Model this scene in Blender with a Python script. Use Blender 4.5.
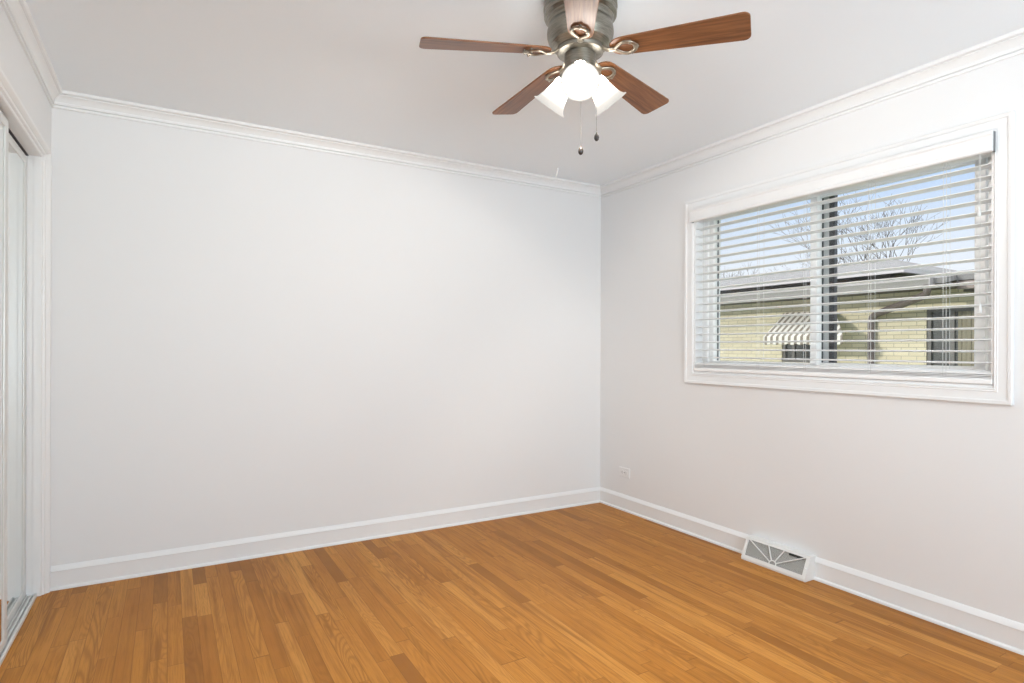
import bpy, math, random
from math import sin, cos, pi, radians as R, sqrt, atan2
from mathutils import Vector as V, Matrix as M4

SC = bpy.context.scene
COL = SC.collection
for o in list(bpy.data.objects):
    bpy.data.objects.remove(o)

# ------------------------------------------------------------------ room numbers (metres)
XR, YB, XL, YR, H = 2.9086, 3.6391, -0.497, -1.2, 2.44

# ------------------------------------------------------------------ camera
cd = bpy.data.cameras.new('camera')
cd.sensor_width = 36.0
cd.lens = 592.39 * 36 / 1024
cd.shift_y = 6.3 / 1024
cd.clip_start = 0.02
cam = bpy.data.objects.new('camera', cd)
COL.objects.link(cam)
cam.matrix_world = (M4.Translation((0, 0, 1.193)) @ M4.Rotation(R(-30.129), 4, 'Z')
                    @ M4.Rotation(R(90), 4, 'X') @ M4.Rotation(R(0.2), 4, 'Z'))
SC.camera = cam

# ------------------------------------------------------------------ exposure
SC.view_settings.view_transform = 'Standard'
SC.view_settings.look = 'None'
SC.view_settings.gamma = 1.0
SC.view_settings.use_curve_mapping = False
SC.view_settings.exposure = 0.0

# ------------------------------------------------------------------ sky
w = bpy.data.worlds.new('sky')
SC.world = w
w.use_nodes = True
nt = w.node_tree
nt.nodes.clear()
wo = nt.nodes.new('ShaderNodeOutputWorld')
bg = nt.nodes.new('ShaderNodeBackground')
tc = nt.nodes.new('ShaderNodeTexCoord')
sx = nt.nodes.new('ShaderNodeSeparateXYZ')
rp = nt.nodes.new('ShaderNodeValToRGB')
nt.links.new(tc.outputs['Generated'], sx.inputs[0])
nt.links.new(sx.outputs['Z'], rp.inputs[0])
e = rp.color_ramp.elements
e[0].position = 0.0
e[0].color = (0.86, 0.89, 0.95, 1)
e[1].position = 1.0
e[1].color = (2.8, 2.85, 2.95, 1)
for ps, c in ((0.10, (0.90, 0.92, 0.99, 1)), (0.19, (0.70, 0.80, 0.98, 1)), (0.29, (0.40, 0.60, 0.96, 1)), (0.36, (0.42, 0.62, 0.98, 1)), (0.55, (2.5, 2.6, 2.75, 1))):
    n_ = e.new(ps)
    n_.color = c
nt.links.new(rp.outputs[0], bg.inputs[0])
nt.links.new(bg.outputs[0], wo.inputs[0])
bg.inputs[1].default_value = 1.1

# ------------------------------------------------------------------ sun on the house across the way
sd = bpy.data.lights.new('sun', 'SUN')
sd.energy = 2.2
sd.angle = R(2)
sd.color = (1.0, 0.96, 0.88)
so = bpy.data.objects.new('sun', sd)
COL.objects.link(so)
so.rotation_euler = V((0.80, -0.35, -0.26)).to_track_quat('-Z', 'Y').to_euler()

# ------------------------------------------------------------------ area light added outside the made-up rear window as room fill
ad = bpy.data.lights.new('rear_fill_light', 'AREA')
ad.shape = 'RECTANGLE'
ad.size, ad.size_y = 2.6, 1.5
ad.energy = 160
ad.color = (0.80, 0.906, 1.0)
ao = bpy.data.objects.new('rear_fill_light', ad)
COL.objects.link(ao)
ao.location = (0.8, YR - 0.45, 1.35)
ao.rotation_euler = (R(90 + 39), 0, R(-17))

# ================================================================== helpers
class G:
    """small node-graph writer"""
    def __init__(self, name):
        self.m = bpy.data.materials.new(name)
        self.m.use_nodes = True
        self.t = self.m.node_tree
        self.t.nodes.clear()
        self.out = self.n('ShaderNodeOutputMaterial')
    def n(self, typ, **kw):
        nd = self.t.nodes.new(typ)
        for k, v in kw.items():
            setattr(nd, k, v)
        return nd
    def put(self, sock, v):
        if isinstance(v, bpy.types.NodeSocket):
            self.t.links.new(v, sock)
        elif v is not None:
            sock.default_value = v
    def math(self, op, a, b=None, c=None):
        nd = self.n('ShaderNodeMath', operation=op)
        for i, v in enumerate((a, b, c)):
            if v is not None:
                self.put(nd.inputs[i], v)
        return nd.outputs[0]
    def mix(self, f, a, b, blend='MIX'):
        nd = self.n('ShaderNodeMix', data_type='RGBA', blend_type=blend)
        self.put(nd.inputs[0], f)
        self.put(nd.inputs[6], a)
        self.put(nd.inputs[7], b)
        return nd.outputs[2]
    def ramp(self, f, stops):
        nd = self.n('ShaderNodeValToRGB')
        el = nd.color_ramp.elements
        while len(el) < len(stops):
            el.new(0.5)
        for s, (p, c) in zip(el, stops):
            s.position = p
            s.color = (*c, 1) if len(c) == 3 else c
        self.put(nd.inputs[0], f)
        return nd.outputs[0]
    def comb(self, x, y, z):
        nd = self.n('ShaderNodeCombineXYZ')
        for i, v in enumerate((x, y, z)):
            self.put(nd.inputs[i], v)
        return nd.outputs[0]
    def xyz(self, kind='Object'):
        t = self.n('ShaderNodeTexCoord')
        s = self.n('ShaderNodeSeparateXYZ')
        self.t.links.new(t.outputs[kind], s.inputs[0])
        return s.outputs[0], s.outputs[1], s.outputs[2], t.outputs[kind]
    def noise(self, vec, scale, detail=2.0, rough=0.5, dist=0.0):
        nd = self.n('ShaderNodeTexNoise')
        self.put(nd.inputs['Vector'], vec)
        nd.inputs['Scale'].default_value = scale
        nd.inputs['Detail'].default_value = detail
        nd.inputs['Roughness'].default_value = rough
        nd.inputs['Distortion'].default_value = dist
        return nd.outputs[0]
    def white(self, vec):
        nd = self.n('ShaderNodeTexWhiteNoise', noise_dimensions='3D')
        self.put(nd.inputs['Vector'], vec)
        return nd.outputs[0]
    def bsdf(self, col, rough=0.5, metal=0.0, bump=None, bstr=0.1, bdist=0.01, **kw):
        b = self.n('ShaderNodeBsdfPrincipled')
        self.put(b.inputs['Base Color'], (*col, 1) if isinstance(col, tuple) and len(col) == 3 else col)
        self.put(b.inputs['Roughness'], rough)
        self.put(b.inputs['Metallic'], metal)
        for k, v in kw.items():
            self.put(b.inputs[k.replace('_', ' ')], v)
        if bump is not None:
            bn = self.n('ShaderNodeBump')
            bn.inputs['Strength'].default_value = bstr
            bn.inputs['Distance'].default_value = bdist
            self.put(bn.inputs['Height'], bump)
            self.t.links.new(bn.outputs[0], b.inputs['Normal'])
        self.t.links.new(b.outputs[0], self.out.inputs[0])
        return b

def paint(name, col, rough=0.5, var=0.02, scale=6.0, metal=0.0, bump=0.0, bscale=200.0, **kw):
    g = G(name)
    x, y, z, v = g.xyz()
    n = g.noise(v, scale, 3)
    c = g.mix(n, tuple(min(1, k * (1 - var)) for k in col) + (1,), tuple(min(1, k * (1 + var)) for k in col) + (1,))
    bp = g.noise(v, bscale, 2) if bump else None
    g.bsdf(c, rough, metal, bp, bump, 0.002, **kw)
    return g.m

class MB:
    """collects geometry and links it as ONE mesh object"""
    def __init__(self):
        self.v, self.f = [], []
    def add(self, vs, fs):
        b = len(self.v)
        self.v += [tuple(p) for p in vs]
        self.f += [[b + i for i in f] for f in fs]
        return self
    def box(self, a, b):
        (x0, y0, z0), (x1, y1, z1) = a, b
        vs = [(x, y, z) for z in (z0, z1) for y in (y0, y1) for x in (x0, x1)]
        return self.add(vs, [(0, 2, 3, 1), (4, 5, 7, 6), (0, 1, 5, 4), (2, 6, 7, 3), (0, 4, 6, 2), (1, 3, 7, 5)])
    def loops(self, rings, closed_ring=True, cap=True, closed_path=False):
        n = len(rings[0])
        vs = [p for r in rings for p in r]
        fs = []
        m = len(rings)
        for i in range(m if closed_path else m - 1):
            j = (i + 1) % m
            for k in range(n if closed_ring else n - 1):
                l = (k + 1) % n
                fs.append((i * n + k, i * n + l, j * n + l, j * n + k))
        if cap and not closed_path:
            fs.append(tuple(range(n))[::-1])
            fs.append(tuple((m - 1) * n + k for k in range(n)))
        return self.add(vs, fs)
    def lathe(self, prof, origin=(0, 0, 0), seg=40, rot=None, cap=False):
        o = V(origin)
        rings = []
        for r, z in prof:
            ring = []
            for k in range(seg):
                a = 2 * pi * k / seg
                p = V((r * cos(a), r * sin(a), z))
                if rot is not None:
                    p = rot @ p
                ring.append(o + p)
            rings.append(ring)
        return self.loops(rings, True, cap)
    def tube(self, pts, rad, seg=10, flat=1.0, up=None, closed=False):
        pts = [V(p) for p in pts]
        n = len(pts)
        rads = rad if isinstance(rad, (list, tuple)) else [rad] * n
        rings = []
        upv = V(up) if up is not None else None
        prev = None
        for i, p in enumerate(pts):
            if closed:
                t = (pts[(i + 1) % n] - pts[i - 1]).normalized()
            else:
                t = (pts[min(i + 1, n - 1)] - pts[max(i - 1, 0)]).normalized()
            u = upv if upv is not None else (prev if prev is not None else (V((0, 0, 1)) if abs(t.z) < 0.9 else V((1, 0, 0))))
            s = t.cross(u)
            if s.length < 1e-5:
                s = t.cross(V((1, 0, 0)))
            s.normalize()
            q = s.cross(t).normalized()
            prev = q
            rings.append([p + s * (rads[i] * cos(2 * pi * k / seg)) + q * (rads[i] * flat * sin(2 * pi * k / seg)) for k in range(seg)])
        return self.loops(rings, True, True, closed)
    def prism(self, poly, fn, h0, h1):
        """poly of (a,b); fn(a,b,h)->xyz"""
        n = len(poly)
        vs = [fn(a, b, h0) for a, b in poly] + [fn(a, b, h1) for a, b in poly]
        fs = [tuple(range(n))[::-1], tuple(range(n, 2 * n))]
        for i in range(n):
            j = (i + 1) % n
            fs.append((i, j, n + j, n + i))
        return self.add(vs, fs)
    def bar(self, a, b, w, h, up=(0, 0, 1)):
        a, b = V(a), V(b)
        t = (b - a).normalized()
        s = t.cross(V(up)).normalized()
        q = s.cross(t)
        rings = [[p + s * (sx_ * w / 2) + q * (sy_ * h / 2) for sx_, sy_ in ((-1, -1), (1, -1), (1, 1), (-1, 1))] for p in (a, b)]
        return self.loops(rings)
    def build(self, name, mat, parent=None, smooth=None, bevel=0.0, seg=2):
        me = bpy.data.meshes.new(name)
        me.from_pydata(self.v, [], self.f)
        me.validate()
        import bmesh
        bm = bmesh.new()
        bm.from_mesh(me)
        bmesh.ops.recalc_face_normals(bm, faces=bm.faces)
        bm.to_mesh(me)
        bm.free()
        if mat:
            me.materials.append(mat)
        if smooth is not None:
            for p in me.polygons:
                p.use_smooth = True
            me.set_sharp_from_angle(angle=R(smooth))
        o = bpy.data.objects.new(name, me)
        COL.objects.link(o)
        if parent is not None:
            o.parent = parent
        if bevel:
            md = o.modifiers.new('bevel', 'BEVEL')
            md.width = bevel
            md.segments = seg
            md.limit_method = 'ANGLE'
        return o

def struct(o):
    o['kind'] = 'structure'
    return o

def tag(o, label, cat, group=None):
    o['label'] = label
    o['category'] = cat
    if group:
        o['group'] = group
    return o

def empty(name, loc=(0, 0, 0)):
    o = bpy.data.objects.new(name, None)
    o.empty_display_size = 0.1
    COL.objects.link(o)
    o.location = loc
    return o

# ================================================================== materials
MW = paint('wall_paint', (0.82, 0.818, 0.817), 0.6, 0.008, 1.3, bump=0.04, bscale=350)
MC = paint('ceiling_paint', (0.905, 0.95, 0.985), 0.75, 0.008, 1.3, bump=0.03, bscale=300)
MT = paint('trim_gloss_paint', (0.85, 0.85, 0.847), 0.32, 0.006, 3)
MV = paint('white_vinyl', (0.95, 0.935, 0.915), 0.35, 0.005, 5)
MBL = paint('blind_white', (0.92, 0.92, 0.915), 0.38, 0.01, 5)
MVR = paint('shaded_valance_return', (0.16, 0.16, 0.165), 0.5, 0.03, 20)  # dark grey paints in the shade on the valance's end faces
MCORD = paint('cord_white', (0.72, 0.72, 0.70), 0.7, 0.02, 50)
MDK = paint('dark_bronze_aluminium', (0.055, 0.055, 0.065), 0.4, 0.05, 20)
MGA = paint('grey_aluminium', (0.30, 0.30, 0.33), 0.4, 0.05, 20)
MAL = paint('mill_aluminium', (0.62, 0.62, 0.64), 0.45, 0.03, 20)
MPW = None

g = G('brushed_pewter')
x, y, z, v = g.xyz()
n = g.noise(g.comb(x, y, g.math('MULTIPLY', z, 14.0)), 30, 3)
g.bsdf(g.ramp(n, [(0.3, (0.20, 0.185, 0.155)), (0.7, (0.33, 0.31, 0.265))]), 0.34, 0.9)
MPW = g.m
g = G('antique_brass_dark')
x, y, z, v = g.xyz()
g.bsdf(g.ramp(g.noise(v, 60, 2), [(0.3, (0.25, 0.215, 0.17)), (0.7, (0.40, 0.35, 0.28))]), 0.36, 0.85)
MIR = g.m

# wood of the fan blades: blade-local x runs along the blade
g = G('walnut_blade')
x, y, z, v = g.xyz()
n = g.noise(g.comb(g.math('MULTIPLY', x, 2.2), g.math('MULTIPLY', y, 38.0), g.math('MULTIPLY', z, 5.0)), 2.4, 5, 0.6, 0.6)
g.bsdf(g.ramp(n, [(0.28, (0.10, 0.036, 0.014)), (0.5, (0.22, 0.088, 0.034)), (0.72, (0.31, 0.135, 0.055))]), 0.34, 0.0, Specular_IOR_Level=0.45)
MBD = g.m

# oak strip floor
g = G('oak_strip_floor')
x, y, z, v = g.xyz()
WB = 0.0571
u = g.math('DIVIDE', x, WB)
row = g.math('FLOOR', u)
r1 = g.white(g.comb(row, 3.7, 1.1))
r2 = g.white(g.comb(row, 9.2, 4.4))
L = g.math('MULTIPLY_ADD', r2, 0.6, 0.5)
yy = g.math('ADD', g.math('DIVIDE', y, L), g.math('MULTIPLY', r1, 17.0))
yw = g.math('ADD', yy, g.math('MULTIPLY', g.math('SINE', g.math('ADD', g.math('MULTIPLY', yy, 1.7), g.math('MULTIPLY', r1, 40.0))), 0.33))
seg_ = g.math('FLOOR', yw)
bid = g.white(g.comb(row, seg_, 0.5))
bid2 = g.white(g.comb(row, seg_, 7.5))
tone = g.ramp(bid, [(0.0, (0.27, 0.098, 0.017)), (0.08, (0.40, 0.150, 0.023)), (0.45, (0.490, 0.196, 0.032)), (0.8, (0.55, 0.231, 0.042)), (1.0, (0.645, 0.297, 0.066))])
off = g.math('MULTIPLY', bid2, 37.0)
gx = g.math('ADD', g.math('MULTIPLY', x, 1.0), off)
# fine pores
pore = g.noise(g.comb(g.math('MULTIPLY', gx, 230.0), g.math('MULTIPLY', y, 7.0), off), 1.0, 3, 0.65)
# cathedral figure: contour lines of a stretched noise
fig = g.noise(g.comb(g.math('MULTIPLY', gx, 13.0), g.math('MULTIPLY', y, 1.3), off), 1.0, 1.0, 0.5, 0.35)
rings = g.math('SINE', g.math('MULTIPLY', fig, 120.0))
rg = g.math('MULTIPLY', g.math('POWER', g.math('MULTIPLY_ADD', rings, 0.5, 0.5), 2.0), g.math('MULTIPLY', g.math('POWER', bid2, 1.5), 0.9))
streak = g.noise(g.comb(g.math('MULTIPLY', gx, 34.0), g.math('MULTIPLY', y, 1.1), off), 1.0, 3, 0.6)
c = g.mix(g.math('MULTIPLY', rg, 0.75), tone, (0.22, 0.080, 0.013, 1))
c = g.mix(g.ramp(streak, [(0.50, (0, 0, 0)), (0.70, (0.85, 0.85, 0.85))]), c, (0.25, 0.088, 0.014, 1))
c = g.mix(g.ramp(pore, [(0.48, (0, 0, 0)), (0.70, (0.55, 0.55, 0.55))]), c, (0.26, 0.11, 0.026, 1))
mott = g.noise(g.comb(g.math('MULTIPLY', x, 1.0), g.math('MULTIPLY', y, 0.6), off), 6.0, 2)
c = g.mix(0.22, c, g.ramp(mott, [(0.3, (0.42, 0.165, 0.026)), (0.7, (0.62, 0.28, 0.052))]))
fu = g.math('FRACT', u)
fy = g.math('FRACT', yw)
ed = g.math('MINIMUM', fu, g.math('SUBTRACT', 1.0, fu))
ey = g.math('MULTIPLY', g.math('MINIMUM', fy, g.math('SUBTRACT', 1.0, fy)), 9.0)
gap = g.math('MINIMUM', ed, ey)
gm = g.ramp(gap, [(0.004, (1, 1, 1)), (0.026, (0, 0, 0))])
c = g.mix(g.math('MULTIPLY', gm, 0.55), c, (0.13, 0.05, 0.012, 1))
g.bsdf(c, g.math('MULTIPLY_ADD', pore, 0.12, 0.36), 0.0, g.math('SUBTRACT', g.math('MULTIPLY', pore, 0.1), gm), 0.12, 0.002, Specular_IOR_Level=0.14)
MFL = g.m

# frosted lamp glass, lit
g = G('frosted_shade_glass')
x, y, z, v = g.xyz()
em = g.n('ShaderNodeEmission')
em.inputs[0].default_value = (1.0, 0.95, 0.88, 1)
t_ = g.math('DIVIDE', z, -0.107)
g.put(em.inputs[1], g.math('MULTIPLY', 24.0, g.ramp(t_, [(0.0, (0.3,) * 3), (0.2, (0.85,) * 3), (0.42, (0.42,) * 3), (0.64, (0.075,) * 3), (0.80, (0.036,) * 3), (0.95, (0.029,) * 3)])))
pb = g.bsdf((0.06, 0.06, 0.056), 0.4, Specular_IOR_Level=0.1)
ax = g.n('ShaderNodeAddShader')
g.t.links.new(em.outputs[0], ax.inputs[0])
g.t.links.new(pb.outputs[0], ax.inputs[1])
g.t.links.new(ax.outputs[0], g.out.inputs[0])
MSH = g.m
g = G('lit_bulb')
em = g.n('ShaderNodeEmission')
em.inputs[0].default_value = (1.0, 0.90, 0.76, 1)
em.inputs[1].default_value = 14.0
g.t.links.new(em.outputs[0], g.out.inputs[0])
MBU = g.m

# clear glass that lets sun and sky through
def glass(name, tint, refl_rough=0.02):
    g = G(name)
    tr = g.n('ShaderNodeBsdfTransparent')
    tr.inputs[0].default_value = (*tint, 1)
    gl = g.n('ShaderNodeBsdfGlossy')
    gl.inputs['Roughness'].default_value = refl_rough
    fr = g.n('ShaderNodeFresnel')
    fr.inputs[0].default_value = 1.45
    mx = g.n('ShaderNodeMixShader')
    g.put(mx.inputs[0], g.math('MULTIPLY', fr.outputs[0], 0.6))
    g.t.links.new(tr.outputs[0], mx.inputs[1])
    g.t.links.new(gl.outputs[0], mx.inputs[2])
    g.t.links.new(mx.outputs[0], g.out.inputs[0])
    return g.m
MGL = glass('window_glass', (0.96, 0.975, 0.97))

g = G('mirror_silver')
x, y, z, v = g.xyz()
g.bsdf(g.mix(g.noise(v, 3, 1), (0.84, 0.87, 0.85, 1), (0.86, 0.88, 0.86, 1)), 0.02, 1.0)
MMR = g.m
MSF = paint('satin_white_metal', (0.74, 0.745, 0.73), 0.35, 0.01, 8, metal=0.15)
MHOLE = paint('shadow_black_plastic', (0.03, 0.03, 0.03), 0.7, 0.1, 30)
MPL = paint('outlet_white_plastic', (0.84, 0.835, 0.83), 0.3, 0.01, 20)
MRG = paint('register_white_enamel', (0.82, 0.82, 0.80), 0.35, 0.012, 12)
MRM = paint('register_grey_louvre', (0.30, 0.30, 0.28), 0.5, 0.05, 40)
MCH = paint('chain_metal', (0.12, 0.115, 0.105), 0.5, 0.05, 60)
MFOB = paint('dark_wood_fob', (0.045, 0.035, 0.03), 0.35, 0.2, 60)

# yellow brick of the neighbouring house (object y along the wall, z up)
g = G('cream_yellow_brick')
x, y, z, v = g.xyz()
bt = g.n('ShaderNodeTexBrick')
g.put(bt.inputs['Vector'], g.comb(y, z, 0.0))
bt.inputs['Color1'].default_value = (0.68, 0.59, 0.42, 1)
bt.inputs['Color2'].default_value = (0.56, 0.475, 0.325, 1)
bt.inputs['Mortar'].default_value = (0.36, 0.315, 0.235, 1)
bt.inputs['Scale'].default_value = 1.0
bt.inputs['Brick Width'].default_value = 0.20
bt.inputs['Row Height'].default_value = 0.0605
bt.inputs['Mortar Size'].default_value = 0.006
bt.inputs['Bias'].default_value = -0.2
nz = g.noise(v, 9, 3)
c = g.mix(g.math('MULTIPLY', nz, 0.35), bt.outputs[0], (0.64, 0.585, 0.44, 1))
g.bsdf(c, 0.85, 0.0, bt.outputs[1], -0.3, 0.01)
MBK = g.m
g = G('grey_shingle')
x, y, z, v = g.xyz()
n = g.noise(g.comb(g.math('MULTIPLY', x, 5.0), g.math('MULTIPLY', y, 2.0), z), 3, 4)
g.bsdf(g.ramp(n, [(0.3, (0.19, 0.18, 0.175)), (0.7, (0.28, 0.265, 0.26))]), 0.9, Specular_IOR_Level=0.1)
MSG = g.m
MFA = paint('grey_fascia', (0.46, 0.43, 0.43), 0.5, 0.04, 4)
MBR = paint('brown_gutter', (0.20, 0.155, 0.135), 0.45, 0.06, 6)
MGU = paint('taupe_gutter', (0.36, 0.33, 0.33), 0.45, 0.05, 4)
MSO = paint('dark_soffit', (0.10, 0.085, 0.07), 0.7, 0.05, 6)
MDS = paint('brown_grey_downspout', (0.13, 0.10, 0.09), 0.45, 0.05, 6)
MWG = paint('dark_window_glass', (0.065, 0.065, 0.06), 0.25, 0.05, 2)
MWF = paint('dark_window_frame', (0.12, 0.11, 0.10), 0.5, 0.05, 10)
MCU = paint('beige_curtain', (0.24, 0.21, 0.15), 0.8, 0.1, 30)
MGR = paint('lawn', (0.12, 0.16, 0.05), 0.9, 0.3, 4)
MTR = paint('grey_bark', (0.10, 0.085, 0.07), 0.9, 0.25, 8)
g = G('striped_awning_cloth')
x, y, z, v = g.xyz()
f = g.math('FRACT', g.math('DIVIDE', g.math('ADD', y, 50.0), 0.105))
g.bsdf(g.ramp(f, [(0.53, (0.66, 0.62, 0.55)), (0.56, (0.20, 0.165, 0.125))]), 0.8)
MAW = g.m

# ================================================================== room shell
def slab(name, a, b, mat):
    return struct(MB().box(a, b).build(name, mat))

WT = 0.24
slab('floor', (XL - 0.8, YR - 0.05, -0.12), (XR + 0.1, YB + 0.1, 0.0), MFL)
slab('ceiling', (XL - 0.8, YR - 0.05, H), (XR + WT, YB + 0.2, H + 0.12), MC)
slab('wall_back', (XL - 0.8, YB, 0), (XR + WT, YB + 0.2, H), MW)

def wall_with_hole(name, axis, p0, p1, s0, s1, h0, h1, hz0, hz1, mat):
    """one connected wall; axis 'x' = wall at x in [p0,p1] running along y from s0..s1 with a hole h0..h1 x hz0..hz1"""
    m = MB()
    S = [s0, h0, h1, s1]
    Z = [0.0, hz0, hz1, H]
    def P(p, s, zz):
        return (p, s, zz) if axis == 'x' else (s, p, zz)
    idx = {}
    vs = []
    for ip, p in enumerate((p0, p1)):
        for i, s in enumerate(S):
            for k, zz in enumerate(Z):
                idx[ip, i, k] = len(vs)
                vs.append(P(p, s, zz))
    fs = []
    for ip in (0, 1):
        for i in range(3):
            for k in range(3):
                if i == 1 and k == 1:
                    continue
                if hz0 == 0 and k == 0:
                    continue
                fs.append((idx[ip, i, k], idx[ip, i + 1, k], idx[ip, i + 1, k + 1], idx[ip, i, k + 1]))
    def strip(a, b):
        fs.append((idx[(0,) + a], idx[(0,) + b], idx[(1,) + b], idx[(1,) + a]))
    k0 = 1 if hz0 == 0 else 0
    for i in range(3):
        strip((i, 3), (i + 1, 3))
        if not (hz0 == 0 and i == 1):
            strip((i, k0), (i + 1, k0))
    for k in range(k0, 3):
        strip((0, k), (0, k + 1))
        strip((3, k), (3, k + 1))
    strip((1, 1), (1, 2))
    strip((2, 1), (2, 2))
    strip((1, 2), (2, 2))
    if hz0 > 0:
        strip((1, 1), (2, 1))
    m.add(vs, fs)
    return struct(m.build(name, mat))

# window opening in the right wall
WY0, WY1, WZ0, WZ1 = 1.099, 2.694, 1.036, 2.075
wall_with_hole('wall_right', 'x', XR, XR + WT, YR - 0.05, YB, WY0, WY1, WZ0, WZ1, MW)
# closet opening in the left wall
CY0, CY1, CZ = 1.84, 3.575, 2.097
CM = 0.034
wall_with_hole('wall_left', 'x', XL - 0.115, XL, YR - 0.05, YB, CY0 - CM, CY1 + CM, 0.0, CZ + CM, MW)
# rear wall, with a hole for the added window the fill light comes through
wall_with_hole('wall_rear', 'y', YR - 0.2, YR, XL - 0.8, XR + WT, 0.05, 2.35, 0.85, 2.15, MW)
slab('wall_closet', (XL - 0.80, YR - 0.05, 0), (XL - 0.72, YB, H), MW)

# ---- mouldings: profile points are (offset from the wall, height); mitred at inside corners
def moulding(name, wall, prof, s0, s1, m0=1, m1=1, mat=MT):
    def P(o, zz, end):
        s = (s0 + o * m0) if end == 0 else (s1 - o * m1)
        if wall == 'back':
            return (s, YB - o, zz)
        if wall == 'right':
            return (XR - o, s, zz)
        if wall == 'left':
            return (XL + o, s, zz)
        return (s, YR + o, zz)
    m = MB()
    m.loops([[P(o, zz, e_) for o, zz in prof] for e_ in (0, 1)])
    return struct(m.build(name, mat, smooth=28))

def arc(cx, cz, r, a0, a1, n=6):
    return [(cx + r * cos(R(a0 + (a1 - a0) * k / n)), cz + r * sin(R(a0 + (a1 - a0) * k / n))) for k in range(n + 1)]

D = 0.0795
CR = [(0, H - D), (0.0085, H - D), (0.0100, H - D + 0.004), (0.0095, H - D + 0.0100), (0.0045, H - D + 0.0120), (0.0045, H - D + 0.0140), (0.0130, H - D + 0.0155), (0.0145, H - D + 0.0200), (0.0140, H - D + 0.0265), (0.0105, H - D + 0.0285)]
CR += [(0.0125, H - 0.046), (0.0180, H - 0.036), (0.0250, H - 0.0275), (0.0330, H - 0.0225), (0.0330, H - 0.0175), (0.0440, H - 0.0160), (0.0475, H - 0.0125), (0.0487, H - 0.006), (0.0487, H + 0.002), (0, H + 0.002)]
moulding('trim_1', 'back', CR, XL, XR)
moulding('trim_2', 'right', CR, YR, YB)
moulding('trim_3', 'left', CR, YR, YB)
moulding('trim_4', 'rear', CR, XL, XR)
BB = [(0, -0.002), (0.0215, -0.002), (0.0215, 0.004)] + arc(0.0118, 0.0055, 0.0095, 0, 80, 5) + [(0.0118, 0.0165), (0.0112, 0.087), (0.0135, 0.0885), (0.0138, 0.0915), (0.0125, 0.094), (0.0045, 0.1135), (0.002, 0.1156), (0, 0.1156)]
RV0, RV1 = 1.862, 2.252            # floor register interrupts the right baseboard
moulding('baseboard_back', 'back', BB, XL - 0.001, XR, 0, 1)
moulding('baseboard_right', 'right', BB, RV1 - 0.002, YB, 0, 1)
moulding('baseboard_right_front', 'right', BB, YR, RV0 + 0.002, 1, 0)
moulding('baseboard_left', 'left', BB, YR, CY0 - 0.042, 1, 0)
moulding('baseboard_rear', 'rear', BB, XL, XR)

# ---- closet opening: jamb, header, casing, floor track, sliding mirror doors
XI = XL - 0.115
# opening trim: one mitred moulding that steps from the wall face back into the reveal
CP = [(0, -0.060), (0, -0.028), (0.003, -0.025), (0.009, -0.024), (0.012, -0.015), (0.020, -0.013), (0.024, -0.004), (0.030, 0.003), (0.038, 0.005), (0.040, 0.004), (0.040, -0.0005), (CM + 0.001, -0.0005), (CM + 0.001, -0.060)]
rings = []
for corner in range(4):
    ring = []
    for a, h in CP:
        yl, yr, zt = CY0 - a, CY1 + a, CZ + a
        ring.append({0: (XL + h, yr, 0.0), 1: (XL + h, yr, zt), 2: (XL + h, yl, zt), 3: (XL + h, yl, 0.0)}[corner])
    rings.append(ring)
m = MB()
m.loops(rings)
struct(m.build('trim_5', MT, smooth=28))
# jamb and header boards behind it
m = MB()
XJ = XL - 0.059
m.box((XI - 0.005, CY1, 0), (XJ, CY1 + CM, CZ + CM))
m.box((XI - 0.005, CY0 - CM, 0), (XJ, CY0, CZ + CM))
m.box((XI - 0.005, CY0, CZ), (XJ, CY1, CZ + CM))
struct(m.build('trim_6', MT))
# dark head track above the doors
m = MB()
m.box((XL - 0.112, CY0 + 0.001, CZ - 0.004), (XL - 0.077, CY1 - 0.001, CZ + 0.0))
struct(m.build('trim_7', MDK))
# floor track: white sill with raised rails
m = MB()
prof = [(-0.040, -0.001), (-0.040, 0.013), (-0.044, 0.017), (-0.048, 0.017), (-0.049, 0.002), (-0.0575, 0.002), (-0.0585, 0.0125), (-0.0655, 0.0125), (-0.0665, 0.002), (-0.0735, 0.002), (-0.0745, 0.017), (-0.0785, 0.017), (-0.0795, 0.002), (-0.0860, 0.002), (-0.0870, 0.0125), (-0.0940, 0.0125), (-0.0950, 0.002), (-0.104, 0.002), (-0.107, 0.017), (-0.113, 0.013), (-0.113, -0.001)]
m.loops([[(XL + a, yy_, zz) for a, zz in prof] for yy_ in (CY0 + 0.001, CY1 - 0.001)])
struct(m.build('trim_8', MSF))

def mirror_door(name, xc, y0, y1):
    z0, z1 = 0.014, CZ - 0.013
    fw, ft = 0.032, 0.018
    m = MB()
    # frame: four mitred bars with rounded faces
    prof = [(0, -ft / 2), (fw * 0.8, -ft / 2), (fw, -ft / 4), (fw, ft / 4), (fw * 0.8, ft / 2), (0, ft / 2)]
    rings = []
    for yy_, zz, sy, sz in ((y0, z0, 1, 1), (y1, z0, -1, 1), (y1, z1, -1, -1), (y0, z1, 1, -1)):
        rings.append([(xc + h, yy_ + sy * a, zz + sz * a) for a, h in prof])
    m.loops(rings, True, False, True)
    root = struct(m.build(name, MSF, smooth=40))
    MB().box((xc - 0.003, y0 + fw - 0.003, z0 + fw - 0.003), (xc + 0.003, y1 - fw + 0.003, z1 - fw + 0.003)).build('mirror_panel', MMR, root)
    return root
mirror_door('door_1', XL - 0.062, CY0 + 0.004, 3.035)
mirror_door('door_2', XL - 0.0905, 2.36, CY1 - 0.002)

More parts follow.
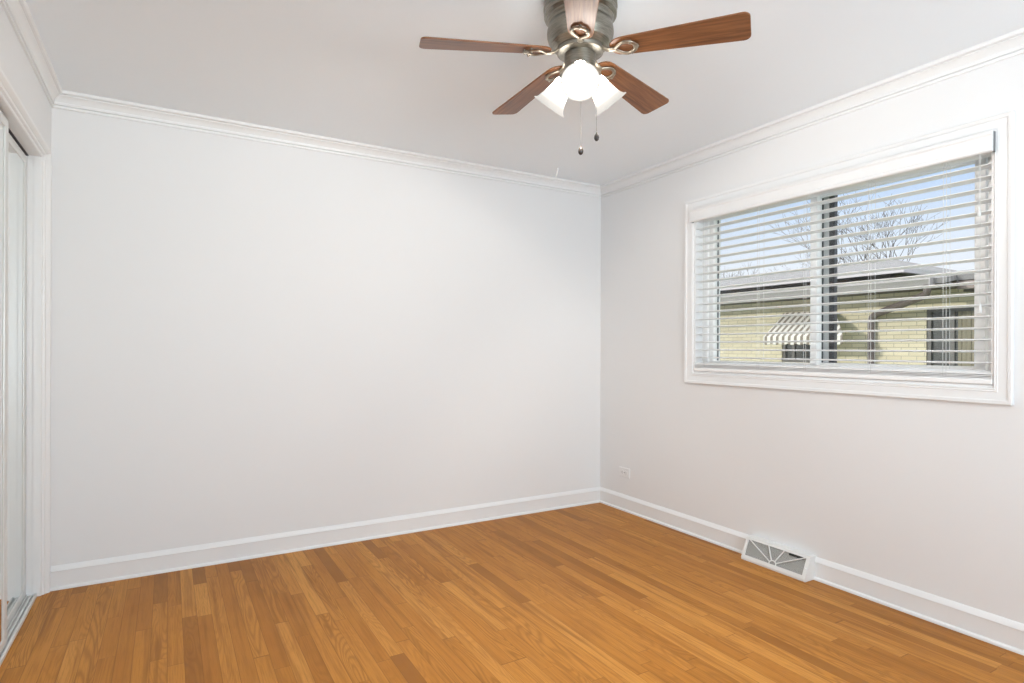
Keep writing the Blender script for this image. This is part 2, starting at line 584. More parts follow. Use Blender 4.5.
# ================================================================== the window
win = struct(empty('window_1', (XR, (WY0 + WY1) / 2, WZ0)))
OFF = V((-XR, -(WY0 + WY1) / 2, -WZ0))
def wpart(m, name, mat, parent=win, **kw):
    off = OFF if parent is win else V((0, 0, 0))
    m.v = [tuple(V(p) + OFF) for p in m.v]
    return m.build(name, mat, parent, **kw)
# casing
CWD = 0.064
CPR = [(-0.001, 0), (-0.001, 0.008), (0.004, 0.013), (0.008, 0.011), (0.012, 0.013), (0.016, 0.011), (0.040, 0.013), (0.046, 0.014), (0.050, 0.018), (0.062, 0.021), (CWD, 0.019), (CWD, 0)]
rings = []
for cy_, cz_, sy, sz in ((WY0, WZ0, -1, -1), (WY1, WZ0, 1, -1), (WY1, WZ1, 1, 1), (WY0, WZ1, -1, 1)):
    rings.append([(XR - h, cy_ + sy * a, cz_ + sz * a) for a, h in CPR])
m = MB()
m.loops(rings, True, False, True)
wpart(m, 'casing', MT, smooth=24)
# jamb liner of the recess
GX = XR + 0.115
m = MB()
jt = 0.012
for a, b in (((XR - 0.002, WY0, WZ0), (XR + WT - 0.01, WY0 + jt, WZ1)), ((XR - 0.002, WY1 - jt, WZ0), (XR + WT - 0.01, WY1, WZ1)),
             ((XR - 0.002, WY0 + jt, WZ1 - jt), (XR + WT - 0.01, WY1 - jt, WZ1)), ((XR - 0.002, WY0 + jt, WZ0), (XR + WT - 0.01, WY1 - jt, WZ0 + jt))):
    m.box(a, b)
wpart(m, 'jamb_liner', MT)
# vinyl frame and sashes
def rect_frame(y0, y1, z0, z1, fw, xa, xb, ch=0.006):
    m = MB()
    prof = [(0, xa), (fw - ch, xa), (fw, xa + ch), (fw, xb - ch), (fw - ch, xb), (0, xb)]
    rings = [[(h, yy_ + sy * a, zz + sz * a) for a, h in prof] for yy_, zz, sy, sz in ((y0, z0, 1, 1), (y1, z0, -1, 1), (y1, z1, -1, -1), (y0, z1, 1, -1))]
    m.loops(rings, True, False, True)
    return m
FY0, FY1, FZ0, FZ1 = WY0 + jt, WY1 - jt, WZ0 + jt, WZ1 - jt
wpart(rect_frame(FY0, FY1, FZ0, FZ1, 0.040, GX - 0.050, GX + 0.045), 'frame', MV)
PYL0, PYL1 = 1.962, 2.606      # left lite
PYR0, PYR1 = 1.220, 1.850      # right lite
PZ0, PZ1 = 1.112, 2.010
wpart(rect_frame(PYL0 - 0.045, PYL1 + 0.038, PZ0 - 0.035, PZ1 + 0.034, 0.040, GX - 0.035, GX - 0.008), 'left_sash', MV)
wpart(rect_frame(PYR0 - 0.045, PYR1 + 0.112, PZ0 - 0.035, PZ1 + 0.034, 0.042, GX - 0.004, GX + 0.022), 'right_sash', MV)
wpart(MB().box((GX - 0.022, PYL0 - 0.02, PZ0 - 0.003), (GX - 0.018, PYL1 + 0.003, PZ1 + 0.003)), 'left_pane', MGL)
wpart(MB().box((GX + 0.008, PYR0 - 0.008, PZ0 - 0.003), (GX + 0.012, PYR1 + 0.075, PZ1 + 0.003)), 'right_pane', MGL)
# exterior storm frame in dark aluminium with its double centre post
m = rect_frame(PYR0 - 0.012, PYL1 + 0.069, PZ0 - 0.020, PZ1 + 0.046, 0.016, GX + 0.050, GX + 0.080)
for ya, yb in ((1.936, 1.951), (1.872, 1.902)):
    m.box((GX + 0.052, ya, PZ0), (GX + 0.078, yb, PZ1 + 0.032))
wpart(m, 'storm_frame', MDK)
wpart(MB().box((GX + 0.056, 1.902, PZ0), (GX + 0.074, 1.936, PZ1 + 0.032)), 'storm_centre_bar', MAL)

# ---- the blind
bl = empty('window_blind', (XR + 0.03, (WY0 + WY1) / 2, WZ0 + jt))
tag(bl, 'white two-inch slat blind with valance hanging in the window', 'blind')
BO = -bl.location
def bpart(m, name, mat, parent=bl, **kw):
    m.v = [tuple(V(p) + BO) for p in m.v]
    return m.build(name, mat, parent, **kw)
BY0, BY1 = WY0 + 0.004, WY1 - 0.006
BX = XR + 0.020                       # slat centre line
# valance: moulded board with end returns
m = MB()
vp = [(XR - 0.041, 1.993), (XR - 0.046, 1.998), (XR - 0.046, 2.008), (XR - 0.042, 2.014), (XR - 0.042, 2.056), (XR - 0.047, 2.064), (XR - 0.047, 2.074), (XR - 0.041, 2.077), (XR - 0.034, 2.077), (XR - 0.034, 1.993)]
m.loops([[(a, yy_, zz) for a, zz in vp] for yy_ in (WY0 - 0.006, WY1 - 0.002)])
bpart(m, 'valance', MT)
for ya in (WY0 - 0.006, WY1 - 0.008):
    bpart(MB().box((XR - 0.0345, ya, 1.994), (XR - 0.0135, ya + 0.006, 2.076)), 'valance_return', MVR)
bpart(MB().box((XR - 0.002, BY0, 2.012), (XR + 0.052, BY1, 2.060)), 'headrail', MBL, bevel=0.003)
def slat_mesh(tilt, zc_, xc=BX, wd=0.052, th=0.0028):
    m = MB()
    n = 6
    up = []
    for k in range(n + 1):
        s = -wd / 2 + wd * k / n
        crown = 0.0035 * (1 - (2 * s / wd) ** 2)
        up.append((s, crown))
    poly = up + [(s, c_ - th) for s, c_ in reversed(up)]
    pts = []
    for s, c_ in poly:
        a = s * cos(tilt) + c_ * sin(tilt)
        b = -s * sin(tilt) + c_ * cos(tilt)
        pts.append((xc + a, zc_ + b))
    m.loops([[(a, yy_, b) for a, b in pts] for yy_ in (BY0, BY1)])
    return m
SP = 0.0479
sl0 = bpart(slat_mesh(R(5.5), 0), 'slat', MBL, smooth=40)
z_list = [1.6165 + SP * k for k in range(8, -11, -1)]
for i, zz in enumerate([z_ for z_ in z_list if 1.118 < z_ < 2.01]):
    o = sl0 if i == 0 else sl0.copy()
    if i:
        COL.objects.link(o)
        o.parent = bl
    o.location = (0, 0, zz)
st0 = bpart(slat_mesh(R(1.5), 0), 'slat', MBL, smooth=40)
for i, zz in enumerate((1.0735, 1.0800, 1.0865, 1.0930)):
    o = st0 if i == 0 else st0.copy()
    if i:
        COL.objects.link(o)
        o.parent = bl
    o.location = (0, 0, zz)
bpart(slat_mesh(R(-11), 1.1010), 'slat', MBL, smooth=40)
bpart(MB().box((BX - 0.031, BY0, 1.0495), (BX + 0.025, BY1, 1.0705)), 'bottom_rail', MBL, bevel=0.004)
for yc in (2.598, 2.206, 1.920, 1.587, 1.270):
    m = MB()
    for dx, dy in ((-0.0275, 0.0), (0.0275, 0.010), (-0.0275, 0.012)):
        m.tube([(BX + dx, yc + dy, 1.078), (BX + dx, yc + dy, 2.015)], 0.0009, 6)
    # rungs under every slat
    for zz in [z_ for z_ in z_list if 1.118 < z_ < 2.01]:
        m.tube([(BX - 0.0275, yc, zz + 0.0005), (BX + 0.0275, yc + 0.010, zz - 0.0080)], 0.0006, 5)
    bpart(m, 'ladder_cord', MCORD)
for yc, zt in ((1.150, 1.755), (1.146, 1.355)):
    m = MB().tube([(BX - 0.031, yc, zt + 0.02), (BX - 0.031, yc, 2.01)], 0.0009, 6)
    c_ = bpart(m, 'tilt_cord', MCORD)
    m = MB().lathe([(0.0018, 0.026), (0.004, 0.022), (0.006, 0.012), (0.0075, 0.0), (0.0065, -0.012), (0.002, -0.014)], (BX - 0.031, yc, zt), 14, cap=True)
    bpart(m, 'tassel', MGA if False else MCORD, c_, smooth=60)

# rear window, unseen, added to let the fill light in
rw = struct(empty('added_rear_window', (1.2, YR - 0.1, 0.85)))
m = MB()
fx0, fx1, fz0, fz1 = 0.05 - 1.2, 2.35 - 1.2, 0.0, 1.30
prof = [(0, -0.04), (0.05, -0.04), (0.05, 0.04), (0, 0.04)]
m.loops([[(xx + s1 * a, h, zz + s2 * a) for a, h in prof] for xx, zz, s1, s2 in ((fx0, fz0, 1, 1), (fx1, fz0, -1, 1), (fx1, fz1, -1, -1), (fx0, fz1, 1, -1))], True, False, True)
m.box((-0.03, -0.035, 0.05), (0.03, 0.035, 1.25))
m.build('frame', MV, rw)
MB().box((fx0 + 0.04, -0.004, 0.04), (fx1 - 0.04, 0.004, 1.26)).build('pane', MGL, rw)

# ================================================================== ceiling fan
FX, FY, FZ = 1.2803, 1.7245, 2.2585
fan = empty('ceiling_fan', (FX, FY, H))
tag(fan, 'flush mount pewter ceiling fan with five walnut blades and three lit glass shades', 'ceiling fan')
def fpart(m, name, mat, parent=fan, **kw):
    m.v = [(p[0] - FX, p[1] - FY, p[2] - H) for p in m.v]
    return m.build(name, mat, parent, **kw)
C0 = (FX, FY, 0)
m = MB().lathe([(0.0, H + 0.001), (0.129, H + 0.001), (0.1315, H - 0.006), (0.1325, H - 0.022), (0.1325, H - 0.030), (0.1285, H - 0.034), (0.1285, H - 0.040), (0.1310, H - 0.044), (0.1300, H - 0.056), (0.1240, H - 0.061), (0.1190, H - 0.064), (0.1190, H - 0.070), (0.1140, H - 0.076), (0.1115, H - 0.084), (0.0, H - 0.086)], C0, 56)
fpart(m, 'canopy', MPW, smooth=35)
m = MB().lathe([(0.0, H - 0.083), (0.1105, H - 0.083), (0.1155, H - 0.092), (0.1185, H - 0.104), (0.1195, H - 0.116), (0.1185, H - 0.128), (0.1150, H - 0.140), (0.1080, H - 0.151), (0.1060, H - 0.156), (0.1020, H - 0.158), (0.0900, H - 0.168), (0.0800, H - 0.173), (0.0, H - 0.174)], C0, 56)
fpart(m, 'motor_housing', MPW, smooth=35)
m = MB().lathe([(0.0, H - 0.171), (0.082, H - 0.171), (0.085, H - 0.175), (0.083, H - 0.186), (0.074, H - 0.190), (0.0, H - 0.191)], C0, 48)
fpart(m, 'flywheel', MPW, smooth=35)
m = MB().lathe([(0.0, H - 0.188), (0.053, H - 0.188), (0.056, H - 0.192), (0.056, H - 0.248), (0.0595, H - 0.252), (0.0595, H - 0.261), (0.055, H - 0.268), (0.036, H - 0.276), (0.020, H - 0.284), (0.012, H - 0.290), (0.0, H - 0.291)], C0, 44)
fpart(m, 'switch_housing', MPW, smooth=35)

# blades: built along +x in the blade's own space
def blade_outline():
    r0, r1 = 0.108, 0.572
    hw0, hw1 = 0.044, 0.064
    pts = []
    # rounded root
    for k in range(9):
        a = R(90 + 180 * k / 8)
        pts.append((r0 + 0.048 + 0.048 * cos(a), hw0 * sin(a)))
    rc = 0.022
    for k in range(6):
        a = R(-90 + 90 * k / 5)
        pts.append((r1 - rc + rc * cos(a), -hw1 + rc + rc * sin(a)))
    for k in range(6):
        a = R(90 * k / 5)
        pts.append((r1 - rc + rc * cos(a), hw1 - rc + rc * sin(a)))
    return pts
def iron_mesh():
    m = MB()
    # arm: from the flywheel out under the blade, then an open teardrop loop
    zt = -0.0105
    m.tube([(0.062, 0, 0.012), (0.082, 0, 0.005), (0.098, 0, -0.006), (0.116, 0, zt), (0.134, 0, zt)], [0.0150, 0.0120, 0.0100, 0.0105, 0.0090], 12, 0.5, up=(0, 0, 1))
    loop = []
    for k in range(30):
        a = 2 * pi * k / 30
        rr = 1.0
        xx = 0.166 + 0.036 * cos(a)
        yy_ = 0.029 * sin(a) * (1.0 if cos(a) > 0 else 1.0 - 0.55 * abs(cos(a)) ** 1.5)
        loop.append((xx, yy_, zt))
    m.tube(loop, 0.0068, 10, 0.55, up=(0, 0, 1), closed=True)
    # screw plate on the far side of the loop
    m.tube([(0.196, -0.020, zt), (0.204, 0, zt), (0.196, 0.020, zt)], [0.006, 0.010, 0.006], 10, 0.5, up=(0, 0, 1))
    for px, py in ((0.206, 0.0), (0.186, 0.024), (0.186, -0.024)):
        m.lathe([(0.0, zt - 0.008), (0.003, zt - 0.0075), (0.0045, zt - 0.004), (0.0045, 0.0)], (px, py, 0), 10)
    return m
b0 = None
i0 = None
PITCH = R(-12)
for k in range(5):
    if k == 0:
        m = MB()
        m.prism(blade_outline(), lambda a, b, h: (a, b, h), -0.003, 0.003)
        b0 = m.build('blade', MBD, fan, bevel=0.0012, seg=1)
        i0 = iron_mesh().build('blade_iron', MIR, b0, smooth=50)
        o = b0
    else:
        o = b0.copy()
        COL.objects.link(o)
        o.parent = fan
        c_ = i0.copy()
        COL.objects.link(c_)
        c_.parent = o
    o.matrix_local = M4.Translation((0, 0, FZ - H)) @ M4.Rotation(R(233.83 + 72 * k), 4, 'Z') @ M4.Rotation(R(2.8), 4, 'Y') @ M4.Rotation(PITCH, 4, 'X')

# light kit: three tulip shades
SHP = [(0.0250, 0.000), (0.0300, -0.004), (0.0330, -0.014), (0.0350, -0.028), (0.0385, -0.046), (0.0435, -0.064), (0.0485, -0.080), (0.0535, -0.092), (0.0590, -0.1005), (0.0665, -0.1045)]
SHI = [(0.0668, -0.1070), (0.0580, -0.1035)] + [(r - 0.0028, z_) for r, z_ in reversed(SHP[:-2])]
DL = R(48)
for k, az in enumerate((233.83, 353.83, 113.83)):
    a = R(az)
    axis = V((cos(a) * cos(DL), sin(a) * cos(DL), -sin(DL)))
    neck = V((FX + 0.060 * cos(a), FY + 0.060 * sin(a), 2.172))
    rot = (-axis).to_track_quat('Z', 'Y').to_matrix()
    # socket arm and cup
    m = MB()
    m.tube([(FX + 0.028 * cos(a), FY + 0.028 * sin(a), 2.170), (FX + 0.042 * cos(a), FY + 0.042 * sin(a), 2.182), neck - axis * 0.022, neck - axis * 0.008], [0.010, 0.011, 0.013, 0.015], 12)
    m.lathe([(0.0, 0.020), (0.014, 0.019), (0.024, 0.012), (0.0285, 0.0), (0.0290, -0.006), (0.0265, -0.007), (0.0, -0.008)], neck, 28, rot)
    arm = fpart(m, 'socket_arm', MPW, smooth=45)
    if k == 0:
        sh0 = MB().lathe(SHP + SHI, (0, 0, 0), 40).build('glass_shade', MSH, fan, smooth=60)
        bu0 = MB().lathe([(0.0, -0.006), (0.012, -0.006), (0.013, -0.024), (0.019, -0.036), (0.0225, -0.044), (0.0230, -0.049), (0.0190, -0.058), (0.011, -0.0635), (0.0, -0.065)], (0, 0, 0), 24).build('bulb', MBU, sh0, smooth=60)
        sh = sh0
    else:
        sh = sh0.copy()
        COL.objects.link(sh)
        sh.parent = fan
        bu = bu0.copy()
        COL.objects.link(bu)
        bu.parent = sh
    sh.matrix_local = M4.Translation(neck - V((FX, FY, H))) @ rot.to_4x4()
    ld = bpy.data.lights.new('bulb_light', 'POINT')
    ld.energy = 25.0
    ld.color = (1.0, 0.94, 0.87)
    ld.shadow_soft_size = 0.008
    lo = bpy.data.objects.new('bulb_light', ld)
    COL.objects.link(lo)
    lo.location = neck + axis * 0.0745

# pull chains
ca = R(233.83)
for lat, fwd, zf, lb in ((0.003, 0.058, 1.885, None), (0.060, 0.010, 1.950, None)):
    px = FX + fwd * cos(ca) + lat * cos(R(-30.1))
    py = FY + fwd * sin(ca) + lat * sin(R(-30.1))
    m = MB().tube([(px, py, zf + 0.012), (px, py, H - 0.250)], 0.0006, 6)
    nb = int((H - 0.25 - zf) / 0.006)
    ch = fpart(m, 'pull_chain', MCH)
    m = MB().lathe([(0.0, 0.016), (0.0025, 0.016), (0.004, 0.011), (0.008, 0.005), (0.0095, -0.002), (0.008, -0.009), (0.004, -0.014), (0.0, -0.015)], (px, py, zf), 18)
    fpart(m, 'fob', MFOB, ch, smooth=60)

# ================================================================== wall outlet (mounted sideways)
OY, OZ = 3.352, 0.279
ot = empty('wall_outlet', (XR, OY, OZ))
tag(ot, 'white duplex wall outlet set sideways above the baseboard', 'outlet')
m = MB()
pl = [(-0.057, -0.035), (0.057, -0.035), (0.057, 0.035), (-0.057, 0.035)]
pl2 = [(a * 0.93, b * 0.90) for a, b in pl]
m.loops([[(0.0005, a, b) for a, b in pl], [(-0.003, a, b) for a, b in pl], [(-0.0062, a, b) for a, b in pl2]])
m.build('cover_plate', MPL, ot)
for s in (-1, 1):
    m = MB()
    pts = []
    for k in range(24):
        t = 2 * pi * k / 24
        pts.append((s * 0.0195 + 0.0165 * max(-0.82, min(0.82, cos(t))), 0.0165 * sin(t)))
    m.prism(pts, lambda a, b, h: (h, a, b), -0.0055, -0.0082)
    rc = m.build('receptacle', MPL, ot)
    m = MB()
    for dz, hh in ((0.0063, 0.0035), (-0.0063, 0.0045)):
        m.box((-0.0088, s * 0.0195 - 0.003 - hh, dz - 0.0012), (-0.0080, s * 0.0195 - 0.003 + hh, dz + 0.0012))
    m.lathe([(0.0, -0.0004), (0.0027, -0.0004), (0.0027, 0.0004), (0.0, 0.0004)], (-0.0084, s * 0.0195 + 0.0085, 0), 12, M4.Rotation(R(90), 3, 'Y'))
    m.build('slots', MHOLE, rc)
MB().lathe([(0.0, -0.0082), (0.0025, -0.0078), (0.0035, -0.0060), (0.0035, -0.004)], (0, 0, 0), 14, M4.Rotation(R(90), 3, 'Y')).build('screw', MGA, ot)

# ================================================================== floor register with sunburst front
rg_ = empty('baseboard_register', (XR, (RV0 + RV1) / 2, 0))
tag(rg_, 'white metal baseboard heat register with sunburst grille beside the floor', 'vent')
def rpart(m, name, mat, parent=rg_, **kw):
    yc = (RV0 + RV1) / 2
    m.v = [(p[0] - XR, p[1] - yc, p[2]) for p in m.v]
    return m.build(name, mat, parent, **kw)
XB, XT, ZT, ZB = XR - 0.092, XR - 0.046, 0.118, 0.016      # sloping front: bottom and top edges
# housing: end cheeks, top, base
m = MB()
side = [(XR - 0.0005, 0.001), (XB, 0.001), (XB, ZB), (XT, ZT), (XT + 0.006, ZT + 0.004), (XR - 0.0005, ZT + 0.004)]
for ya, yb in ((RV0, RV0 + 0.004), (RV1 - 0.004, RV1)):
    m.loops([[(a, yy_, b) for a, b in side] for yy_ in (ya, yb)])
m.box((XT + 0.004, RV0 + 0.004, ZT), (XR - 0.0005, RV1 - 0.004, ZT + 0.004))
m.box((XB, RV0 + 0.004, 0.001), (XR - 0.0005, RV1 - 0.004, 0.005))
rpart(m, 'housing', MRG)
# sloping face: u along y (0 right end .. 1 left end), t up the slope
LY = RV1 - RV0
SL = sqrt((XT - XB) ** 2 + (ZT - ZB) ** 2)
tx, tz = (XT - XB) / SL, (ZT - ZB) / SL
nx, nz_ = -tz, tx
def FP(u, t, h):
    return (XB + tx * t + nx * h, RV0 + u, ZB + tz * t + nz_ * h)
m = MB()
bw = 0.014
outer = [(0, -0.004), (LY, -0.004), (LY, SL + 0.004), (0, SL + 0.004)]
inner = [(0.020, bw), (LY - 0.020, bw), (LY - 0.020, SL - bw * 0.7), (0.020, SL - bw * 0.7)]
m.loops([[FP(a, b, h) for a, b, h in ((o_[0], o_[1], 0.0), (o_[0], o_[1], 0.002), (i_[0], i_[1], 0.004), (i_[0], i_[1], 0.0))] for o_, i_ in zip(outer, inner)], True, False, True)
m.loops([[FP(0, -0.004, 0.001), FP(LY, -0.004, 0.001), (XB - 0.002, RV1, 0.001), (XB - 0.002, RV0, 0.001)], [FP(0, -0.004, -0.002), FP(LY, -0.004, -0.002), (XB + 0.002, RV1, 0.001), (XB + 0.002, RV0, 0.001)]])
rpart(m, 'face_frame', MRG)
# sunburst: hub arch and four rays
hc = (LY / 2, bw)
m = MB()
rh = 0.021
m.tube([FP(hc[0] + rh * cos(R(t)), hc[1] + rh * 0.95 * sin(R(t)), 0.002) for t in range(0, 181, 15)], 0.0032, 8)
top = SL - bw * 0.7
for ut in (0.022, LY * 0.375, LY * 0.625, LY - 0.022):
    a = V(FP(hc[0] + (ut - hc[0]) * 0.0, hc[1], 0.002))
    d_ = (ut - hc[0], top - hc[1])
    ln = sqrt(d_[0] ** 2 + d_[1] ** 2)
    s_ = rh / ln
    m.tube([FP(hc[0] + d_[0] * s_, hc[1] + d_[1] * s_, 0.002), FP(ut, top + 0.003, 0.002)], 0.0034, 8)
rpart(m, 'sunburst_rays', MRG, smooth=60)
# mesh sheet behind plus dark box inside and damper fins
g = G('perforated_grille')
x, y, z, v = g.xyz()
f1 = g.math('FRACT', g.math('MULTIPLY', y, 260.0))
f2 = g.math('FRACT', g.math('MULTIPLY', z, 260.0))
mm = g.math('MULTIPLY', g.math('GREATER_THAN', f1, 0.42), g.math('GREATER_THAN', f2, 0.42))
g.bsdf(g.mix(mm, (0.50, 0.50, 0.47, 1), (0.09, 0.09, 0.085, 1)), 0.5)
MPG = g.m
m = MB()
m.loops([[FP(0.010, 0.004, -0.004), FP(LY - 0.010, 0.004, -0.004), FP(LY - 0.010, SL - 0.004, -0.004), FP(0.010, SL - 0.004, -0.004)],
         [FP(0.010, 0.004, -0.006), FP(LY - 0.010, 0.004, -0.006), FP(LY - 0.010, SL - 0.004, -0.006), FP(0.010, SL - 0.004, -0.006)]])
rpart(m, 'grille_sheet', MPG)
m = MB()
for k in range(11):
    u_ = LY * 0.10 + k * 0.0075
    m.loops([[FP(u_, top - 0.012, 0.0005), FP(u_ + 0.004, top - 0.012, 0.0005), FP(u_ + 0.005, top, 0.0005), FP(u_ + 0.001, top, 0.0005)], [FP(u_, top - 0.012, -0.004), FP(u_ + 0.004, top - 0.012, -0.004), FP(u_ + 0.005, top, -0.004), FP(u_ + 0.001, top, -0.004)]])
rpart(m, 'damper_fins', MHOLE)
m = MB().tube([FP(0.009, SL * 0.45, 0.002), FP(0.009, SL * 0.45, 0.012)], 0.003, 8)
rpart(m, 'damper_lever', MRG)

# small white ceiling hook near the corner, above the back wall
hk = MB().tube([(2.338, 3.405, H + 0.002), (2.338, 3.405, H - 0.012), (2.334, 3.407, H - 0.030), (2.327, 3.410, H - 0.056)], [0.0065, 0.006, 0.0055, 0.0045], 10).build('ceiling_hook', MV, None, smooth=60)
tag(hk, 'small white hook hanging from the ceiling near the back corner', 'hook')

# ================================================================== outside: the house across the way
GZ = -0.9
slab('ground', (XR + WT, -30, GZ - 0.2), (70, 60, GZ), MGR)
WX = 9.0
hs = empty('neighbour_house', (WX, 6.0, GZ))
tag(hs, 'cream brick house with grey roof seen through the window', 'house')
def hpart(m, name, mat, parent=hs, **kw):
    m.v = [(p[0] - WX, p[1] - 6.0, p[2] - GZ) for p in m.v]
    return m.build(name, mat, parent, **kw)
HY0, HY1 = -3.0, 16.0
# brick wall with two openings left for the windows
m = MB()
m.box((WX, HY0, GZ), (WX + 0.2, HY1, 0.60))
m.box((WX, HY0, 1.79), (WX + 0.2, HY1, 2.10))
m.box((WX, 6.39, 0.60), (WX + 0.2, HY1, 1.79))
m.box((WX, 4.18, 0.60), (WX + 0.2, 5.55, 1.79))
m.box((WX, HY0, 0.60), (WX + 0.2, 2.75, 1.79))
m.box((WX, 5.55, 0.60), (WX + 0.2, 6.39, 0.97))
m.box((WX, 2.75, 1.745), (WX + 0.2, 4.18, 1.79))
hpart(m, 'brick_wall', MBK)
def hwin(y0, y1, z0, z1, mull):
    m = MB()
    prof = [(0, 0.02), (0.05, 0.02), (0.05, 0.09), (0, 0.09)]
    m.loops([[(WX + h, yy_ + sy * a, zz + sz * a) for a, h in prof] for yy_, zz, sy, sz in ((y0, z0, 1, 1), (y1, z0, -1, 1), (y1, z1, -1, -1), (y0, z1, 1, -1))], True, False, True)
    for ym in mull:
        m.box((WX + 0.03, ym - 0.025, z0), (WX + 0.08, ym + 0.025, z1))
    f = hpart(m, 'window', MWF)
    hpart(MB().box((WX + 0.055, y0 + 0.03, z0 + 0.03), (WX + 0.062, y1 - 0.03, z1 - 0.03)), 'pane', MWG, f)
    return f
hwin(5.55, 6.39, 0.97, 1.79, (6.20,))
f = hwin(2.75, 4.18, 0.60, 1.745, (3.88,))
m = MB()
for k in range(10):
    yy_ = 3.80 - k * 0.052
    m.tube([(WX + 0.048, yy_, 0.64), (WX + 0.048, yy_, 1.70)], 0.027 if k % 3 else 0.021, 8, 0.35, up=(1, 0, 0))
hpart(m, 'curtain', MCU, f, smooth=60)
# eaves: soffit and lower roof, gutter
GYR = 3.85
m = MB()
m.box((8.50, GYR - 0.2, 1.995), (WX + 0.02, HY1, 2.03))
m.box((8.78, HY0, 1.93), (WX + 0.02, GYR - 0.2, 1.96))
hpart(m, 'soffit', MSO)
m = MB()
pr = [(8.44, 2.10), (9.75, 2.315), (9.75, 2.28), (8.44, 2.03)]
m.loops([[(a, yy_, b) for a, b in pr] for yy_ in (GYR - 0.15, HY1)])
pr = [(8.72, 2.145), (9.75, 2.315), (9.75, 2.25), (8.72, 2.075)]
m.loops([[(a, yy_, b) for a, b in pr] for yy_ in (HY0, GYR - 0.15)])
hpart(m, 'lower_roof', MSG)
m = MB()
gp = [(8.46, 2.00), (8.385, 2.005), (8.365, 2.05), (8.345, 2.085), (8.345, 2.125), (8.355, 2.125), (8.375, 2.06), (8.46, 2.02)]
m.loops([[(a, yy_, b) for a, b in gp] for yy_ in (GYR, HY1)])
m.box((8.345, GYR - 0.012, 2.00), (8.47, GYR, 2.125))
hpart(m, 'gutter', MGU)
m = MB()
m.box((8.70, HY0, 1.96), (8.74, GYR - 0.16, 2.06))
hpart(m, 'fascia_board', MBR)
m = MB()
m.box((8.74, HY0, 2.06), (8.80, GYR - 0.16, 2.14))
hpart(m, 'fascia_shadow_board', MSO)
# upper hip roof with its own fascia
UY = 4.66
m = MB()
e1, e2 = 9.36, 14.64
A_, B_, C_, D_ = (e1, UY, 2.395), (e2, UY, 2.395), (e2, HY1, 2.395), (e1, HY1, 2.395)
R1, R2 = (12.0, 6.10, 2.90), (12.0, HY1, 2.90)
lo_ = lambda p: (p[0], p[1], p[2] - 0.03)
m.add([A_, B_, C_, D_, R1, R2, lo_(A_), lo_(B_), lo_(C_), lo_(D_)], [(3, 0, 4, 5), (0, 1, 4), (1, 2, 5, 4), (2, 3, 5), (0, 3, 9, 6), (1, 0, 6, 7), (2, 1, 7, 8), (3, 2, 8, 9), (6, 9, 8, 7)])
hpart(m, 'upper_roof', MSG)
m = MB()
m.box((e1 - 0.03, UY - 0.03, 2.325), (e1 + 0.03, HY1, 2.40))
m.box((e1 + 0.03, UY - 0.03, 2.325), (e2, UY + 0.03, 2.40))
hpart(m, 'upper_fascia', MFA)
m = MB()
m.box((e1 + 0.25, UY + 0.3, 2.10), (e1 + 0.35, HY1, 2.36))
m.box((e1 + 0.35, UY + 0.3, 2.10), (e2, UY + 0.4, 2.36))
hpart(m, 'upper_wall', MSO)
# downspout: elbow from the gutter end, back across to the wall, then down
m = MB()
path = [(8.41, 3.90, 2.02), (8.41, 3.895, 1.955), (8.44, 3.92, 1.90), (8.52, 4.06, 1.86), (8.88, 4.78, 1.70), (8.94, 4.87, 1.655), (8.945, 4.89, 1.60), (8.945, 4.89, 0.2), (8.945, 4.89, GZ + 0.02)]
m.tube(path, [0.05, 0.05, 0.05, 0.05, 0.05, 0.05, 0.05, 0.05, 0.05], 8, 0.8)
hpart(m, 'downspout', MDS, smooth=50)
# awning over the left window: sloping cloth, scalloped valance, side wings
AY0, AY1, AYT = 5.00, 6.32, 5.46
AT, AB, AXO = 1.80, 1.385, 8.42
m = MB()
nseg = 54
topv, botv, valv = [], [], []
for k in range(nseg + 1):
    yy_ = AY1 + (AY0 - AY1) * k / nseg
    topv.append((WX - 0.01, max(yy_, AYT + (AY1 - AYT) * 0.004 * (nseg - k)), AT))
    botv.append((AXO, yy_, AB))
    valv.append((AXO - 0.004, yy_, AB - 0.105 - 0.022 * abs(sin(pi * k / nseg * 9))))
def shell(rows, off):
    n_ = len(rows[0])
    vs = [p for r_ in rows for p in r_] + [tuple(V(p) + V(off)) for r_ in rows for p in r_]
    q = n_ * len(rows)
    fs = []
    for i in range(len(rows) - 1):
        for k in range(n_ - 1):
            fs.append((i * n_ + k, i * n_ + k + 1, (i + 1) * n_ + k + 1, (i + 1) * n_ + k))
            fs.append((q + i * n_ + k, q + (i + 1) * n_ + k, q + (i + 1) * n_ + k + 1, q + i * n_ + k + 1))
    for k in range(n_ - 1):
        fs.append((k, q + k, q + k + 1, k + 1))
        j = (len(rows) - 1) * n_ + k
        fs.append((j, j + 1, q + j + 1, q + j))
    return vs, fs
m.add(*shell([topv, botv, valv], (0.008, 0, -0.008)))
for yy_, s in ((AY0, 1), (AY1, -1)):
    yt = AYT if s == 1 else yy_
    m.loops([[(WX - 0.01, yt, AT), (AXO, yy_, AB), (AXO, yy_, AB - 0.11), (WX - 0.01, yy_, AB - 0.11)][:3], [(WX - 0.01, yt + 0.006 * s, AT - 0.008), (AXO + 0.008, yy_ + 0.006 * s, AB - 0.008), (AXO + 0.008, yy_ + 0.006 * s, AB - 0.11)]])
hpart(m, 'awning', MAW)

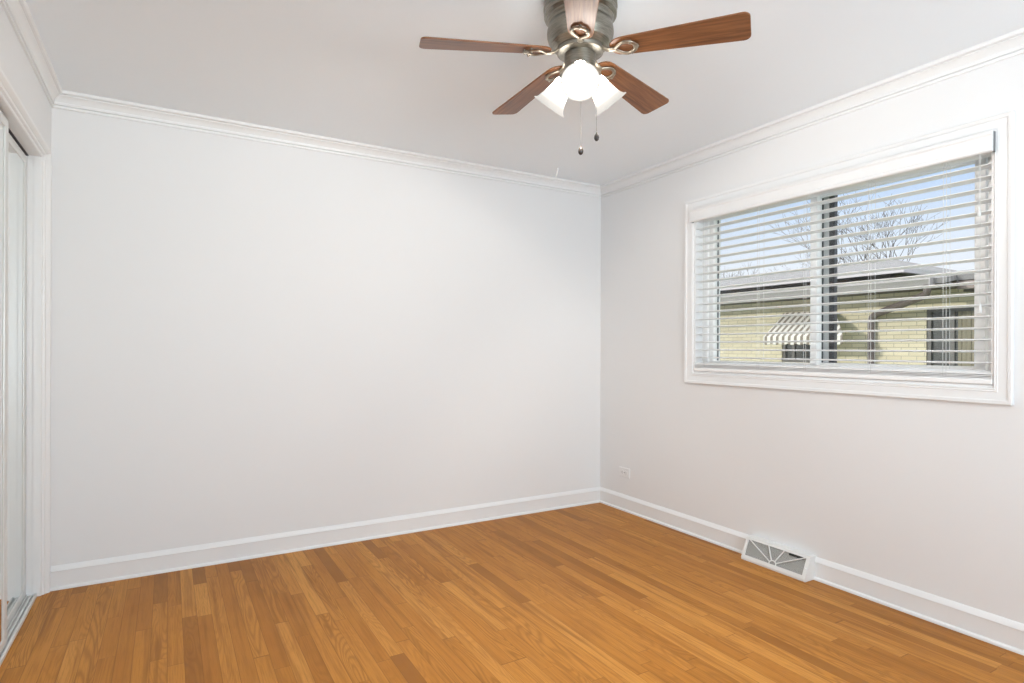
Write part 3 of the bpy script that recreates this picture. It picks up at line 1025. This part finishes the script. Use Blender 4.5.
# ---- bare trees behind the house
def bare_tree(loc, h, seed, label, spread=0.55, depth=7):
    """trunk forking low into a wide fan of fine upright branches"""
    rnd = random.Random(seed)
    m = MB()
    def grow(p, d, ln, r, lev):
        pts, rs = [p], [r]
        q, dd = p, d
        ns = 3 if lev < 5 else 2
        for k in range(ns):
            dd = (dd + V((rnd.uniform(-1, 1), rnd.uniform(-1, 1), rnd.uniform(-0.2, 0.75))) * 0.16).normalized()
            q = q + dd * (ln / ns)
            pts.append(q)
            rs.append(r * (1 - 0.38 * (k + 1) / ns))
        m.tube(pts, rs, 6 if lev < 3 else 3)
        if lev >= depth:
            return
        n_ = 3 if lev < 2 else (2 if rnd.random() < 0.62 else 3)
        ph = rnd.uniform(0, 6.28)
        for k in range(n_):
            side = V((cos(ph + 6.28 * k / n_), sin(ph + 6.28 * k / n_), rnd.uniform(-0.1, 0.3)))
            nd = (dd + side * spread * rnd.uniform(0.6, 1.25)).normalized()
            f_ = 1.0 if k == 0 else rnd.uniform(0.45, 1.0)
            st = pts[-1] if f_ > 0.8 else pts[1] + (pts[-1] - pts[1]) * f_
            grow(st, nd, ln * rnd.uniform(0.66, 0.86), max(r * 0.58, 0.0045), lev + 1)
    grow(V((0, 0, 0)), V((0, 0, 1)), h * 0.26, h * 0.013, 0)
    o = m.build('bare_tree', MTR, None, smooth=60)
    o.location = loc
    tag(o, label, 'tree', 'bare trees behind the house')
    return o
def at(px, dist):        # plan position by bearing from the camera side, real distance
    t_ = atan2(px - 512, 592.4) + R(30.129)
    return (dist * sin(t_), dist * cos(t_), GZ)
bare_tree(at(893, 23), 7.6, 5, 'widest bare tree rising over the roof ridge in the right pane')
bare_tree(at(842, 33), 8.0, 12, 'bare tree just right of the window centre post')
bare_tree(at(975, 32), 6.4, 9, 'small bare tree at the far right edge of the window')
bare_tree(at(728, 30), 6.5, 21, 'small bare tree at the far left edge of the window')
bare_tree(at(805, 38), 7.6, 33, 'bare tree just left of the window centre post')
bare_tree(at(755, 52), 8.4, 41, 'thin bare tree in the middle of the left pane')
